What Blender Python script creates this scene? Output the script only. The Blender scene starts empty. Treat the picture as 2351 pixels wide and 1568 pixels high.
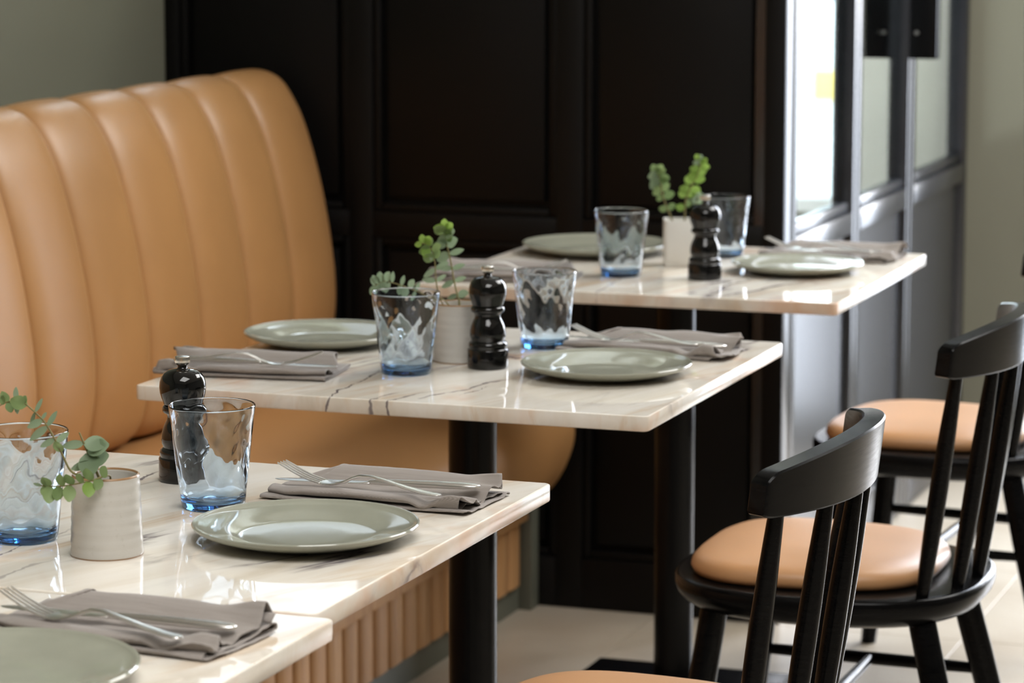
import bpy, bmesh, math, random
from mathutils import Vector, Matrix, noise
from mathutils.bvhtree import BVHTree

sc = bpy.context.scene
COL = sc.collection
PI = math.pi

# ------------------------------------------------------------------ camera
cam_d = bpy.data.cameras.new('camera')
cam_d.sensor_fit = 'HORIZONTAL'
cam_d.sensor_width = 36.0
cam_d.lens = 109.64
cam_d.clip_start = 0.05
cam_d.clip_end = 400
cam_d.dof.use_dof = True
cam_d.dof.focus_distance = 3.42
cam_d.dof.aperture_fstop = 8.3
cam = bpy.data.objects.new('camera', cam_d)
COL.objects.link(cam)
cam.location = (0, 0, 1.43)
cam.rotation_euler = (math.radians(90 - 8.6295), 0, math.radians(19.4489))
sc.camera = cam

# ------------------------------------------------------------------ sky and exposure
world = bpy.data.worlds.new('sky')
sc.world = world
world.use_nodes = True
wn = world.node_tree.nodes
bg = wn['Background']
wl = world.node_tree.links
tc = wn.new('ShaderNodeTexCoord')
sep = wn.new('ShaderNodeSeparateXYZ')
rmp = wn.new('ShaderNodeValToRGB')
rmp.color_ramp.elements[0].position = 0.0
rmp.color_ramp.elements[0].color = (0.95, 0.96, 1.0, 1)
rmp.color_ramp.elements[1].position = 0.8
rmp.color_ramp.elements[1].color = (0.72, 0.82, 1.0, 1)
wl.new(tc.outputs['Generated'], sep.inputs[0])
wl.new(sep.outputs['Z'], rmp.inputs['Fac'])
wl.new(rmp.outputs['Color'], bg.inputs['Color'])
bg.inputs['Strength'].default_value = 15.0

sc.view_settings.view_transform = 'Standard'
sc.view_settings.look = 'None'
sc.view_settings.gamma = 1.0
sc.view_settings.use_curve_mapping = False
sc.view_settings.exposure = 0.24
sc.cycles.max_bounces = 14
sc.cycles.transmission_bounces = 12
sc.cycles.transparent_max_bounces = 16
sc.cycles.diffuse_bounces = 5
sc.cycles.glossy_bounces = 6
sc.cycles.blur_glossy = 0.6


def area(name, loc, rot, sx, sy, power, col=(1, 1, 1), portal=False):
    d = bpy.data.lights.new(name, 'AREA')
    d.shape = 'RECTANGLE'
    d.size = sx
    d.size_y = sy
    d.energy = power
    d.color = col
    if portal:
        d.cycles.is_portal = True
    o = bpy.data.objects.new(name, d)
    o.location = loc
    o.rotation_euler = rot
    COL.objects.link(o)
    return o


R90 = PI / 2
# daylight enters through the shop windows: one portal per opening
area('daylight_far_window', (-0.42, 7.62, 1.45), (-R90, 0, 0), 1.34, 2.75, 1, portal=True)
area('daylight_lobby_window', (-2.25, 7.62, 1.18), (-R90, 0, 0), 0.98, 1.15, 1, portal=True)
area('daylight_lobby_opening', (-2.90, 6.55, 1.25), (0, -R90, 0), 2.5, 1.6, 1, portal=True)  # unseen side opening, added to brighten the lobby

area('fill_light_aisle', (0.3, 5.9, 2.96), (0, 0, 0), 1.6, 2.0, 105, (1.0, 0.985, 0.96))  # added soft fill at ceiling height, stands for no fitting
area('fill_light_front', (-0.3, 1.6, 2.96), (0, 0, 0), 1.6, 2.0, 68, (1.0, 0.985, 0.96))  # second added fill, lifts the sides that face the camera

# ------------------------------------------------------------------ helpers

def tag(o, label=None, cat=None, group=None, kind=None):
    if label: o['label'] = label
    if cat: o['category'] = cat
    if group: o['group'] = group
    if kind: o['kind'] = kind
    return o


def thing(name, label=None, cat=None, loc=(0, 0, 0), rz=0.0, group=None, kind=None):
    o = bpy.data.objects.new(name, None)
    o.empty_display_size = 0.05
    COL.objects.link(o)
    o.location = loc
    o.rotation_euler = (0, 0, rz)
    return tag(o, label, cat, group, kind)


def mesh_data(name, verts, faces, smooth=True, angle=24):
    me = bpy.data.meshes.new(name)
    me.from_pydata([tuple(v) for v in verts], [], faces)
    me.validate()
    bm = bmesh.new()
    bm.from_mesh(me)
    bmesh.ops.recalc_face_normals(bm, faces=bm.faces)
    bm.to_mesh(me)
    bm.free()
    if smooth:
        me.polygons.foreach_set('use_smooth', [True] * len(me.polygons))
        me.set_sharp_from_angle(angle=math.radians(angle))
    me.update()
    return me


def link(name, me, mat=None, parent=None, loc=None, rot=None):
    o = bpy.data.objects.new(name, me)
    COL.objects.link(o)
    if mat is not None and not me.materials:
        me.materials.append(mat)
    if parent is not None: o.parent = parent
    if loc is not None: o.location = loc
    if rot is not None: o.rotation_euler = rot
    return o


def obj(name, vf, mat, parent=None, loc=None, rot=None, smooth=True, angle=24):
    return link(name, mesh_data(name, vf[0], vf[1], smooth, angle), mat, parent, loc, rot)


def join(*vfs):
    V, F = [], []
    for v, f in vfs:
        n = len(V)
        V += list(v)
        F += [tuple(i + n for i in q) for q in f]
    return V, F


def xform(vf, m):
    return [m @ Vector(v) for v in vf[0]], vf[1]


def box(x0, x1, y0, y1, z0, z1, bev=0.0, seg=2):
    bm = bmesh.new()
    vs = [bm.verts.new(p) for p in ((x0, y0, z0), (x1, y0, z0), (x1, y1, z0), (x0, y1, z0),
                                    (x0, y0, z1), (x1, y0, z1), (x1, y1, z1), (x0, y1, z1))]
    for q in ((0, 3, 2, 1), (4, 5, 6, 7), (0, 1, 5, 4), (1, 2, 6, 5), (2, 3, 7, 6), (3, 0, 4, 7)):
        bm.faces.new([vs[i] for i in q])
    if bev > 0:
        bmesh.ops.bevel(bm, geom=bm.edges[:], offset=bev, segments=seg, affect='EDGES', profile=0.5)
    bm.verts.index_update()
    V = [v.co.copy() for v in bm.verts]
    F = [tuple(v.index for v in f.verts) for f in bm.faces]
    bm.free()
    return V, F


def lathe(prof, seg=48, closed=False, fn=None):
    """prof: list of (r,z); r==0 allowed at the ends. fn(theta,r,z)->(r,z)"""
    V, F, rings = [], [], []
    for r, z in prof:
        if r < 1e-7:
            rings.append([len(V)])
            V.append((0, 0, z))
        else:
            ring = []
            for k in range(seg):
                t = 2 * PI * k / seg
                rr, zz = fn(t, r, z) if fn else (r, z)
                ring.append(len(V))
                V.append((rr * math.cos(t), rr * math.sin(t), zz))
            rings.append(ring)
    n = len(rings)
    for i in range(n if closed else n - 1):
        a, b = rings[i], rings[(i + 1) % n]
        for k in range(seg):
            k2 = (k + 1) % seg
            if len(a) == 1 and len(b) == 1: continue
            if len(a) == 1: F.append((a[0], b[k], b[k2]))
            elif len(b) == 1: F.append((a[k], b[0], a[k2]))
            else: F.append((a[k], b[k], b[k2], a[k2]))
    return V, F


def loft(sections, cap=True, closed_u=True):
    """sections: lists of equally many points, joined in order"""
    V, F = [], []
    n = len(sections[0])
    for s in sections: V += [tuple(p) for p in s]
    for i in range(len(sections) - 1):
        for k in range(n if closed_u else n - 1):
            k2 = (k + 1) % n
            F.append((i * n + k, i * n + k2, (i + 1) * n + k2, (i + 1) * n + k))
    if cap and closed_u:
        F.append(tuple(range(n - 1, -1, -1)))
        F.append(tuple((len(sections) - 1) * n + k for k in range(n)))
    return V, F


def tube(pts, radii, seg=12):
    pts = [Vector(p) for p in pts]
    if not isinstance(radii, (list, tuple)): radii = [radii] * len(pts)
    secs = []
    ref = None
    for i, p in enumerate(pts):
        d = (pts[min(i + 1, len(pts) - 1)] - pts[max(i - 1, 0)]).normalized()
        if ref is None:
            ref = Vector((0, 0, 1)) if abs(d.z) < 0.9 else Vector((1, 0, 0))
        a = d.cross(ref).normalized()
        b = a.cross(d).normalized()
        ref = b
        secs.append([p + (a * math.cos(2 * PI * k / seg) + b * math.sin(2 * PI * k / seg)) * radii[i] for k in range(seg)])
    return loft(secs)


def catmull(pts, per=8):
    pts = [Vector(p) for p in pts]
    P = [2 * pts[0] - pts[1]] + pts + [2 * pts[-1] - pts[-2]]
    out = []
    for i in range(1, len(P) - 2):
        for k in range(per):
            t = k / per
            a, b, c, d = P[i - 1], P[i], P[i + 1], P[i + 2]
            out.append(0.5 * ((2 * b) + (c - a) * t + (2 * a - 5 * b + 4 * c - d) * t * t + (3 * b - a - 3 * c + d) * t ** 3))
    out.append(pts[-1])
    return out


def superell(hx, hy, n, ex, cx=0.0, cy=0.0):
    out = []
    for k in range(n):
        t = 2 * PI * k / n
        c, s = math.cos(t), math.sin(t)
        out.append((cx + hx * math.copysign(abs(c) ** (2 / ex), c), cy + hy * math.copysign(abs(s) ** (2 / ex), s)))
    return out


def smoothstep(a, b, x):
    t = max(0.0, min(1.0, (x - a) / (b - a)))
    return t * t * (3 - 2 * t)


# ------------------------------------------------------------------ materials

class NT:
    def __init__(self, name):
        self.m = bpy.data.materials.new(name)
        self.m.use_nodes = True
        self.t = self.m.node_tree
        self.b = self.t.nodes['Principled BSDF']

    def n(self, kind, **kw):
        x = self.t.nodes.new('ShaderNode' + kind)
        for k, v in kw.items():
            if k in x.inputs: x.inputs[k].default_value = v
            else: setattr(x, k, v)
        return x

    def l(self, a, b): self.t.links.new(a, b)

    def set(self, **kw):
        for k, v in kw.items():
            k = k.replace('_', ' ')
            self.b.inputs[k].default_value = (*v, 1) if isinstance(v, tuple) and len(v) == 3 else v
        return self

    def coords(self, scale=(1, 1, 1), loc=(0, 0, 0), rot=(0, 0, 0)):
        t = self.n('TexCoord')
        m = self.n('Mapping')
        m.inputs['Scale'].default_value = scale
        m.inputs['Location'].default_value = loc
        m.inputs['Rotation'].default_value = rot
        if rot != (0, 0, 0):
            m.inputs['Rotation'].default_value = (0, 0, 0)
            r = self.n('Mapping')
            r.inputs['Rotation'].default_value = rot
            self.l(t.outputs['Object'], r.inputs['Vector'])
            self.l(r.outputs['Vector'], m.inputs['Vector'])
        else:
            self.l(t.outputs['Object'], m.inputs['Vector'])
        return m.outputs['Vector']

    def noise(self, vec, scale, detail=3, rough=0.5, dist=0.0):
        x = self.n('TexNoise')
        x.inputs['Scale'].default_value = scale
        x.inputs['Detail'].default_value = detail
        x.inputs['Roughness'].default_value = rough
        x.inputs['Distortion'].default_value = dist
        self.l(vec, x.inputs['Vector'])
        return x.outputs['Fac']

    def ramp(self, fac, stops):
        r = self.n('ValToRGB')
        e = r.color_ramp.elements
        while len(e) < len(stops): e.new(0.5)
        for i, (p, c) in enumerate(stops):
            e[i].position = p
            e[i].color = (*c, 1) if len(c) == 3 else c
        self.l(fac, r.inputs['Fac'])
        return r.outputs['Color']

    def mix(self, fac, a, b):
        x = self.n('Mix', data_type='RGBA')
        for sock, val in ((x.inputs['Factor'], fac), (x.inputs['A'], a), (x.inputs['B'], b)):
            pass
        ins = [i for i in x.inputs if i.enabled]
        for i, val in zip(ins, (fac, a, b)):
            if isinstance(val, (int, float)): i.default_value = val
            elif isinstance(val, tuple): i.default_value = (*val, 1)
            else: self.l(val, i)
        return [o for o in x.outputs if o.enabled][0]

    def math(self, op, a, b=None, c=None):
        x = self.n('Math', operation=op)
        for i, val in enumerate((a, b, c)):
            if val is None: continue
            if isinstance(val, (int, float)): x.inputs[i].default_value = val
            else: self.l(val, x.inputs[i])
        return x.outputs[0]

    def bump(self, h, strength, dist=0.001):
        x = self.n('Bump')
        x.inputs['Strength'].default_value = strength
        x.inputs['Distance'].default_value = dist
        self.l(h, x.inputs['Height'])
        self.l(x.outputs['Normal'], self.b.inputs['Normal'])

    def color(self, c): self.l(c, self.b.inputs['Base Color'])


def plain(name, col, rough=0.5, metal=0.0, var=0.06, vscale=6.0, bump=0.0, bscale=200.0, **kw):
    a = NT(name)
    a.set(Roughness=rough, Metallic=metal, **kw)
    v = a.coords()
    f = a.noise(v, vscale, 4)
    lo = tuple(max(0, c * (1 - var)) for c in col)
    hi = tuple(min(1, c * (1 + var)) for c in col)
    a.color(a.ramp(f, [(0.3, lo), (0.7, hi)]))
    if bump: a.bump(a.noise(v, bscale, 2), bump)
    return a.m


def make_marble(name, seed, ang, rough=0.035, peach=0.58, vein=0.50, veins=()):
    a = NT(name)
    a.set(Roughness=rough, IOR=1.5)
    rot = (0, 0, ang)
    off = (seed * 3.1, seed * 1.7, seed * 0.9)
    v0 = a.coords(loc=off)
    vs = a.coords(scale=(1.3, 9.0, 4.0), loc=off, rot=rot)       # stretched along the bedding
    cloud = a.noise(vs, 1.6, 5, 0.55, 0.6)
    base = a.ramp(cloud, [(0.30, (0.66, 0.59, 0.49)), (0.46, (0.77, 0.715, 0.63)), (0.62, (0.83, 0.795, 0.73)), (0.78, (0.70, 0.675, 0.63))])
    och = a.noise(a.coords(scale=(1.6, 14.0, 6.0), loc=(off[1], off[0], 2.2), rot=rot), 1.5, 4, 0.6, 0.8)
    base = a.mix(a.ramp(och, [(0.52, (0, 0, 0)), (0.70, (0.55, 0.55, 0.55))]), base, (0.60, 0.40, 0.22))
    pk = a.noise(v0, 7.0, 3, 0.5, 0.4)
    base = a.mix(a.ramp(pk, [(peach, (0, 0, 0)), (peach + 0.16, (0.62, 0.62, 0.62))]), base, (0.72, 0.42, 0.26))
    # dark veins: thin level sets of a stretched noise, broken up by a mask
    vn = a.noise(a.coords(scale=(0.8, 3.4, 1.6), loc=(off[2], off[1], 7.1), rot=rot), 1.9, 6, 0.55, 0.35)
    d = a.math('ABSOLUTE', a.math('SUBTRACT', vn, 0.5))
    line = a.ramp(d, [(0.0, (1, 1, 1)), (0.012, (0.35, 0.35, 0.35)), (0.03, (0, 0, 0))])
    msk = a.noise(v0, 3.2, 2, 0.5)
    mk = a.ramp(msk, [(vein, (0, 0, 0)), (vein + 0.12, (1, 1, 1))])
    fac = a.mix(mk, (0.0, 0.0, 0.0), line)
    base = a.mix(fac, base, (0.10, 0.075, 0.10))
    # the larger veins of this slab, each along a line p-q in the slab's own plane, wandering and broken
    tcn = a.n('TexCoord')
    wob = a.math('SUBTRACT', a.noise(v0, 14.0, 4, 0.6), 0.5)
    thick = a.noise(v0, 30.0, 3, 0.6)
    for (px_, py_), (qx, qy), w, dark in veins:
        ln = math.hypot(qx - px_, qy - py_)
        sub = a.n('VectorMath', operation='SUBTRACT')
        a.l(tcn.outputs['Object'], sub.inputs[0])
        sub.inputs[1].default_value = (px_, py_, 0)
        def dot(x, y):
            d_ = a.n('VectorMath', operation='DOT_PRODUCT')
            a.l(sub.outputs[0], d_.inputs[0])
            d_.inputs[1].default_value = (x, y, 0)
            return d_.outputs['Value']
        al = dot((qx - px_) / ln ** 2, (qy - py_) / ln ** 2)
        ac = a.math('ADD', dot(-(qy - py_) / ln, (qx - px_) / ln), a.math('MULTIPLY', wob, 0.035))
        ww = a.math('MULTIPLY', a.math('SUBTRACT', thick, 0.30), w * 3.2)
        across = a.math('SUBTRACT', 1.0, a.math('DIVIDE', a.math('ABSOLUTE', ac), a.math('MAXIMUM', ww, 0.0004)))
        across = a.ramp(across, [(0.0, (0, 0, 0)), (0.5, (1, 1, 1))])
        ends = a.ramp(al, [(0.0, (0.5, 0.5, 0.5)), (0.08, (1, 1, 1)), (0.75, (0.8, 0.8, 0.8)), (1.0, (0, 0, 0))])
        inside = a.math('MULTIPLY', a.math('GREATER_THAN', al, -0.12), a.math('LESS_THAN', al, 1.0))
        f2 = a.math('MULTIPLY', a.math('MULTIPLY', across, ends), a.math('MULTIPLY', inside, dark))
        base = a.mix(f2, base, (0.085, 0.062, 0.085))
    a.color(base)
    return a.m


def make_leather(name, col, coat=0.12):
    a = NT(name)
    a.set(Roughness=0.42, Coat_Weight=coat, Coat_Roughness=0.35)
    v = a.coords()
    f = a.noise(v, 5.0, 3)
    a.color(a.ramp(f, [(0.3, tuple(c * 0.93 for c in col)), (0.7, tuple(c * 1.06 for c in col))]))
    vo = a.n('TexVoronoi')
    vo.inputs['Scale'].default_value = 900
    a.l(v, vo.inputs['Vector'])
    a.bump(vo.outputs['Distance'], 0.12, 0.0006)
    return a.m


def make_oak(name, seed=0.0):
    a = NT(name)
    a.set(Roughness=0.5)
    v = a.coords(scale=(24, 24, 1.2), loc=(seed, seed * 2, seed * 3))
    oi = a.n('ObjectInfo')
    add = a.n('VectorMath', operation='ADD')
    a.l(v, add.inputs[0])
    sc_ = a.n('VectorMath', operation='SCALE')
    a.l(oi.outputs['Location'], sc_.inputs[0])
    sc_.inputs['Scale'].default_value = 37.0
    a.l(sc_.outputs[0], add.inputs[1])
    f = a.noise(add.outputs[0], 3.0, 6, 0.6, 0.5)
    c1 = a.ramp(f, [(0.25, (0.40, 0.20, 0.08)), (0.5, (0.56, 0.31, 0.13)), (0.75, (0.65, 0.39, 0.19))])
    r = a.n('TexWhiteNoise')
    a.l(oi.outputs['Location'], r.inputs['Vector'])
    a.color(a.mix(a.math('MULTIPLY', r.outputs['Value'], 0.35), c1, (0.40, 0.19, 0.075)))
    a.bump(f, 0.15, 0.001)
    return a.m


def make_blackwood():
    a = NT('black_stained_wood')
    a.set(Roughness=0.22, IOR=1.5, Specular_IOR_Level=0.11)
    v = a.coords(scale=(6, 6, 60))
    f = a.noise(v, 6.0, 6, 0.6, 0.3)
    a.color(a.ramp(f, [(0.3, (0.002, 0.002, 0.0024)), (0.7, (0.005, 0.0049, 0.0052))]))
    a.l(a.ramp(f, [(0.3, (0.19, 0.19, 0.19)), (0.7, (0.27, 0.27, 0.27))]), a.b.inputs['Roughness'])
    a.bump(f, 0.08, 0.0006)
    return a.m


def make_linen():
    a = NT('taupe_linen')
    a.set(Roughness=0.9, Sheen_Weight=0.25, Sheen_Roughness=0.5)
    v = a.coords()
    w1 = a.n('TexWave', wave_type='BANDS', bands_direction='X')
    w2 = a.n('TexWave', wave_type='BANDS', bands_direction='Y')
    for w in (w1, w2):
        w.inputs['Scale'].default_value = 620
        w.inputs['Distortion'].default_value = 0.5
        w.inputs['Detail'].default_value = 2
        w.inputs['Detail Scale'].default_value = 0.6
        a.l(v, w.inputs['Vector'])
    h = a.math('ADD', w1.outputs['Fac'], w2.outputs['Fac'])
    sl = a.noise(a.coords(scale=(20, 260, 260)), 1.0, 3)
    c = a.ramp(a.math('ADD', a.math('MULTIPLY', h, 0.28), a.math('MULTIPLY', sl, 0.5)),
               [(0.25, (0.195, 0.170, 0.152)), (0.75, (0.335, 0.297, 0.270))])
    a.color(c)
    a.bump(h, 0.25, 0.0004)
    return a.m


def make_tumbler():
    a = NT('blue_tinted_glass')
    a.set(Base_Color=(0.90, 0.95, 1.0), Roughness=0.0, IOR=1.48, Transmission_Weight=1.0)
    ab = a.n('VolumeAbsorption')
    ab.inputs['Color'].default_value = (0.13, 0.50, 0.77, 1)
    ab.inputs['Density'].default_value = 62
    out = a.t.nodes['Material Output']
    a.l(ab.outputs[0], out.inputs['Volume'])
    return a.m


def make_pane():
    """flat window glass: clear with a fresnel reflection"""
    a = NT('window_glass')
    a.t.nodes.remove(a.b)
    tr = a.n('BsdfTransparent')
    tr.inputs['Color'].default_value = (0.90, 0.94, 0.93, 1)
    gl = a.n('BsdfGlossy')
    gl.inputs['Roughness'].default_value = 0.02
    # a flat pane does not bend light: use the outside ratio on both faces
    fr = a.n('Fresnel')
    ge = a.n('NewGeometry')
    a.l(a.math('ADD', a.math('MULTIPLY', ge.outputs['Backfacing'], 1 / 1.33 - 1.33), 1.33), fr.inputs['IOR'])
    mx = a.n('MixShader')
    a.l(fr.outputs[0], mx.inputs[0])
    a.l(tr.outputs[0], mx.inputs[1])
    a.l(gl.outputs[0], mx.inputs[2])
    a.l(mx.outputs[0], a.t.nodes['Material Output'].inputs['Surface'])
    return a.m


def make_floor():
    a = NT('beige_stone')
    a.set(Roughness=0.35)
    v = a.coords()
    oi = a.n('ObjectInfo')
    add = a.n('VectorMath', operation='ADD')
    a.l(v, add.inputs[0])
    a.l(oi.outputs['Location'], add.inputs[1])
    f = a.noise(add.outputs[0], 2.6, 5, 0.6, 0.4)
    c = a.ramp(f, [(0.28, (0.40, 0.335, 0.255)), (0.5, (0.48, 0.42, 0.335)), (0.72, (0.53, 0.475, 0.39))])
    sp = a.noise(add.outputs[0], 160, 2)
    c = a.mix(a.ramp(sp, [(0.55, (0, 0, 0)), (0.7, (0.4, 0.4, 0.4))]), c, (0.34, 0.29, 0.23))
    a.color(c)
    return a.m


def make_pot():
    a = NT('grey_glazed_stoneware')
    a.set(Roughness=0.22, IOR=1.5)
    v = a.coords()
    sx = a.n('SeparateXYZ')
    a.l(v, sx.inputs[0])
    z = sx.outputs['Z']
    rings = a.noise(a.coords(scale=(2, 2, 260)), 1.0, 3)
    sp = a.noise(v, 260, 2)
    c = a.ramp(rings, [(0.3, (0.525, 0.50, 0.455)), (0.7, (0.55, 0.525, 0.48))])
    c = a.mix(a.ramp(sp, [(0.62, (0, 0, 0)), (0.74, (0.16, 0.16, 0.16))]), c, (0.34, 0.29, 0.23))
    rim = a.math('GREATER_THAN', z, 0.0800)
    foot = a.math('LESS_THAN', z, 0.0014)
    c = a.mix(a.math('MAXIMUM', rim, foot), c, (0.30, 0.17, 0.08))
    a.color(c)
    a.bump(rings, 0.18, 0.0006)
    return a.m


def make_leaf(name, c1, c2):
    a = NT(name)
    a.set(Roughness=0.5, Subsurface_Weight=0.0)
    oi = a.n('ObjectInfo')
    f = a.noise(a.coords(), 90, 2)
    r = a.math('ADD', a.math('MULTIPLY', oi.outputs['Random'], 0.8), a.math('MULTIPLY', f, 0.25))
    a.color(a.ramp(r, [(0.1, c1), (0.9, c2)]))
    # thin leaf: some light comes through
    tl = a.n('BsdfTranslucent')
    tl.inputs['Color'].default_value = (*[min(1, x * 1.3) for x in c2], 1)
    mx = a.n('MixShader')
    mx.inputs[0].default_value = 0.25
    a.l(a.b.outputs[0], mx.inputs[1])
    a.l(tl.outputs[0], mx.inputs[2])
    a.l(mx.outputs[0], a.t.nodes['Material Output'].inputs['Surface'])
    return a.m


M = {}
SLABS = [
    ('one', 0.7, -70, 0.55, [((-0.088, 0.150), (-0.082, 0.25), 0.0024, 0.95), ((-0.042, -0.26), (-0.032, -0.06), 0.0030, 0.75), ((0.004, -0.33), (0.018, -0.2), 0.0035, 0.45)]),
    ('two', 1.9, -74, 0.53, [((-0.075, -0.345), (-0.098, -0.089), 0.0028, 0.95), ((-0.022, -0.345), (-0.003, -0.26), 0.0045, 0.75), ((0.002, -0.345), (0.046, -0.207), 0.0030, 0.8),
                             ((0.044, -0.281), (0.098, -0.104), 0.0038, 0.95), ((0.078, -0.251), (0.094, -0.165), 0.0022, 0.8)]),
    ('three', 3.35, -76, 0.55, [((-0.040, -0.345), (-0.055, -0.12), 0.0030, 0.7)]),
    ('four', 5.2, -68, 0.57, [])]
M['marble'] = [make_marble('rose_cream_marble_' + w, s_, math.radians(g), 0.035, 0.58, v, vv) for w, s_, g, v, vv in SLABS]
M['marble_edge'] = [make_marble('honed_marble_edge_' + w, s_, math.radians(g), 0.16, 0.50, v, vv) for w, s_, g, v, vv in SLABS]
M['leather'] = make_leather('tan_leather', (0.45, 0.232, 0.086))
M['seatpad'] = make_leather('seat_tan_leather', (0.52, 0.275, 0.125), 0.3)
M['oak'] = make_oak('oak')
M['blackwood'] = make_blackwood()
M['linen'] = make_linen()
M['tumbler'] = make_tumbler()
M['pane'] = make_pane()
M['floor'] = make_floor()
M['grout'] = plain('floor_grout', (0.36, 0.29, 0.21), 0.8)
M['pot'] = make_pot()
M['whitepot'] = plain('white_glazed_pot', (0.72, 0.705, 0.66), 0.35, var=0.03)
M['soil'] = plain('dark_pot_inside', (0.05, 0.035, 0.02), 0.9)
M['plate'] = plain('sage_glaze', (0.285, 0.290, 0.232), 0.09, var=0.04, vscale=25, IOR=1.55)
M['lacquer'] = plain('black_lacquer', (0.004, 0.004, 0.004), 0.06, var=0.0)
M['steel'] = plain('brushed_steel', (0.80, 0.78, 0.75), 0.28, metal=1.0, var=0.05)
M['knob'] = plain('nickel', (0.85, 0.81, 0.74), 0.26, metal=1.0, var=0.04)
M['blackmetal'] = plain('black_powder_coat', (0.003, 0.003, 0.0034), 0.26, var=0.05, Specular_IOR_Level=0.16)
M['panel'] = plain('black_panel_paint', (0.0035, 0.0030, 0.0028), 0.5, var=0.05, Specular_IOR_Level=0.2)
M['frame'] = plain('dark_frame_paint', (0.016, 0.017, 0.021), 0.24, var=0.03, Specular_IOR_Level=0.75)
M['green'] = plain('grey_green_paint', (0.185, 0.185, 0.135), 0.75, var=0.04, vscale=1.5)
M['farpaint'] = plain('khaki_paint', (0.165, 0.160, 0.118), 0.75, var=0.04, vscale=1.5)
M['plinth'] = plain('grey_green_skirting', (0.125, 0.13, 0.10), 0.5)
M['white'] = plain('ceiling_white', (0.82, 0.81, 0.78), 0.9, var=0.02)
M['darkpaint'] = plain('dark_room_paint', (0.15, 0.145, 0.13), 0.8)
M['cream'] = plain('cream_wall', (0.60, 0.58, 0.52), 0.85, var=0.02)
M['leaf'] = make_leaf('eucalyptus_green', (0.10, 0.17, 0.055), (0.22, 0.30, 0.12))
M['leafgrey'] = make_leaf('eucalyptus_grey', (0.14, 0.20, 0.11), (0.28, 0.36, 0.23))
M['leafbright'] = make_leaf('eucalyptus_bright', (0.15, 0.26, 0.04), (0.30, 0.44, 0.10))
M['stem'] = plain('stem_olive', (0.20, 0.17, 0.06), 0.6)
M['facade'] = plain('pale_render', (0.75, 0.75, 0.74), 0.8, var=0.03)
M['facadeglass'] = plain('street_window_grey', (0.16, 0.18, 0.21), 0.15)
M['dimming'] = plain('dimming_wall_grey', (0.085, 0.085, 0.088), 0.85, var=0.15)  # dark even grey for the added wall that dims the lobby opening
M['yellow'] = plain('yellow_awning', (0.88, 0.66, 0.18), 0.6)
M['redlamp'] = plain('red_lamp_glass', (0.5, 0.03, 0.03), 0.2)
M['street'] = plain('pale_paving', (0.55, 0.54, 0.52), 0.8)

# ------------------------------------------------------------------ the room
FY = 7.4          # street front
WX = -2.73        # wall behind the banquette
PY = 5.65         # front of the black panelled partition
SX = -1.455       # aisle face of the glazed lobby screen

fl = thing('floor', kind='structure')
obj('screed', box(-2.9, 3.3, -2.2, FY + 0.2, -0.08, -0.004), M['grout'], fl, smooth=False)
tile_me = mesh_data('tile', *box(-0.2988, 0.2988, -0.2988, 0.2988, -0.012, 0.0, 0.0006, 1))
tile_me.materials.append(M['floor'])
for i in range(5):
    for j in range(8):
        link('tile', tile_me, None, fl, (-2.0 + 0.6 * i, 2.95 + 0.6 * j, 0))
far = box(-2.89, 3.29, -2.19, 2.6485, -0.012, 0)
obj('paving', join(far, box(0.7005, 3.29, 2.651, FY, -0.012, 0)), M['floor'], fl, smooth=False)

ce = obj('ceiling', box(-2.9, 3.3, -2.2, FY + 0.2, 3.0, 3.15), M['white'], smooth=False)
tag(ce, kind='structure')
wl_ = obj('wall_left', join(box(WX - 0.15, WX, -2.2, 5.73, 0, 3.0), box(WX - 0.15, WX, 5.73, 7.35, 2.5, 3.0), box(WX - 0.15, WX, 7.35, FY + 0.2, 0, 3.0)), M['green'], smooth=False)  # lobby stretch left open to let the added daylight in
tag(wl_, kind='structure')
wr = obj('wall_rear', box(-2.9, 3.3, -2.3, -2.2, 0, 3.0), M['darkpaint'], smooth=False)
tag(wr, kind='structure')
tag(obj('wall_right', box(3.1, 3.3, -2.2, FY + 0.2, 0, 3.0), M['darkpaint'], smooth=False), kind='structure')

# street wall (far): khaki pier between the lobby window and the wide shop window
fw = [box(-1.50, -1.08, FY, FY + 0.2, 0, 3.0), box(0.24, 3.1, FY, FY + 0.2, 0, 3.0), box(-1.08, 0.24, FY, FY + 0.2, 0, 0.08),
      box(-1.08, 0.24, FY, FY + 0.2, 2.8, 3.0), box(-2.73, -1.74, FY, FY + 0.2, 0, 0.62), box(-2.73, -1.74, FY, FY + 0.2, 1.72, 3.0)]
wf = obj('wall_far', join(*fw), M['farpaint'], smooth=False)
tag(wf, kind='structure')
obj('lobby_side', box(-1.74, -1.50, FY, FY + 0.2, 0, 3.0), M['cream'], wf, smooth=False)
obj('lobby_head', box(WX, -1.74, FY - 0.012, FY - 0.001, 1.75, 3.0), M['cream'], wf, smooth=False)  # unseen, added low to soften the bright reflection on the front table
w4 = thing('window_4', kind='structure', loc=(0, FY + 0.1, 0))
for x in (-1.05, -0.42, 0.21):
    obj('mullion', box(x - 0.03, x + 0.03, -0.04, 0.04, 0.08, 2.8), M['frame'], w4, smooth=False)
obj('transom', box(-1.08, 0.24, -0.03, 0.03, 2.2, 2.26), M['frame'], w4, smooth=False)
w3 = thing('window_3', kind='structure', loc=(0, FY + 0.1, 0))
for x in (-2.71, -1.757):
    obj('jamb', box(x - 0.03, x + 0.03, -0.04, 0.04, 0.62, 1.72), M['frame'], w3, smooth=False)
obj('sill', box(-2.73, -1.74, -0.11, 0.06, 0.60, 0.63), M['white'], w3, smooth=False)
obj('pane', box(-2.68, -1.787, -0.003, 0.003, 0.63, 1.72), M['pane'], w3, smooth=False)

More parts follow.
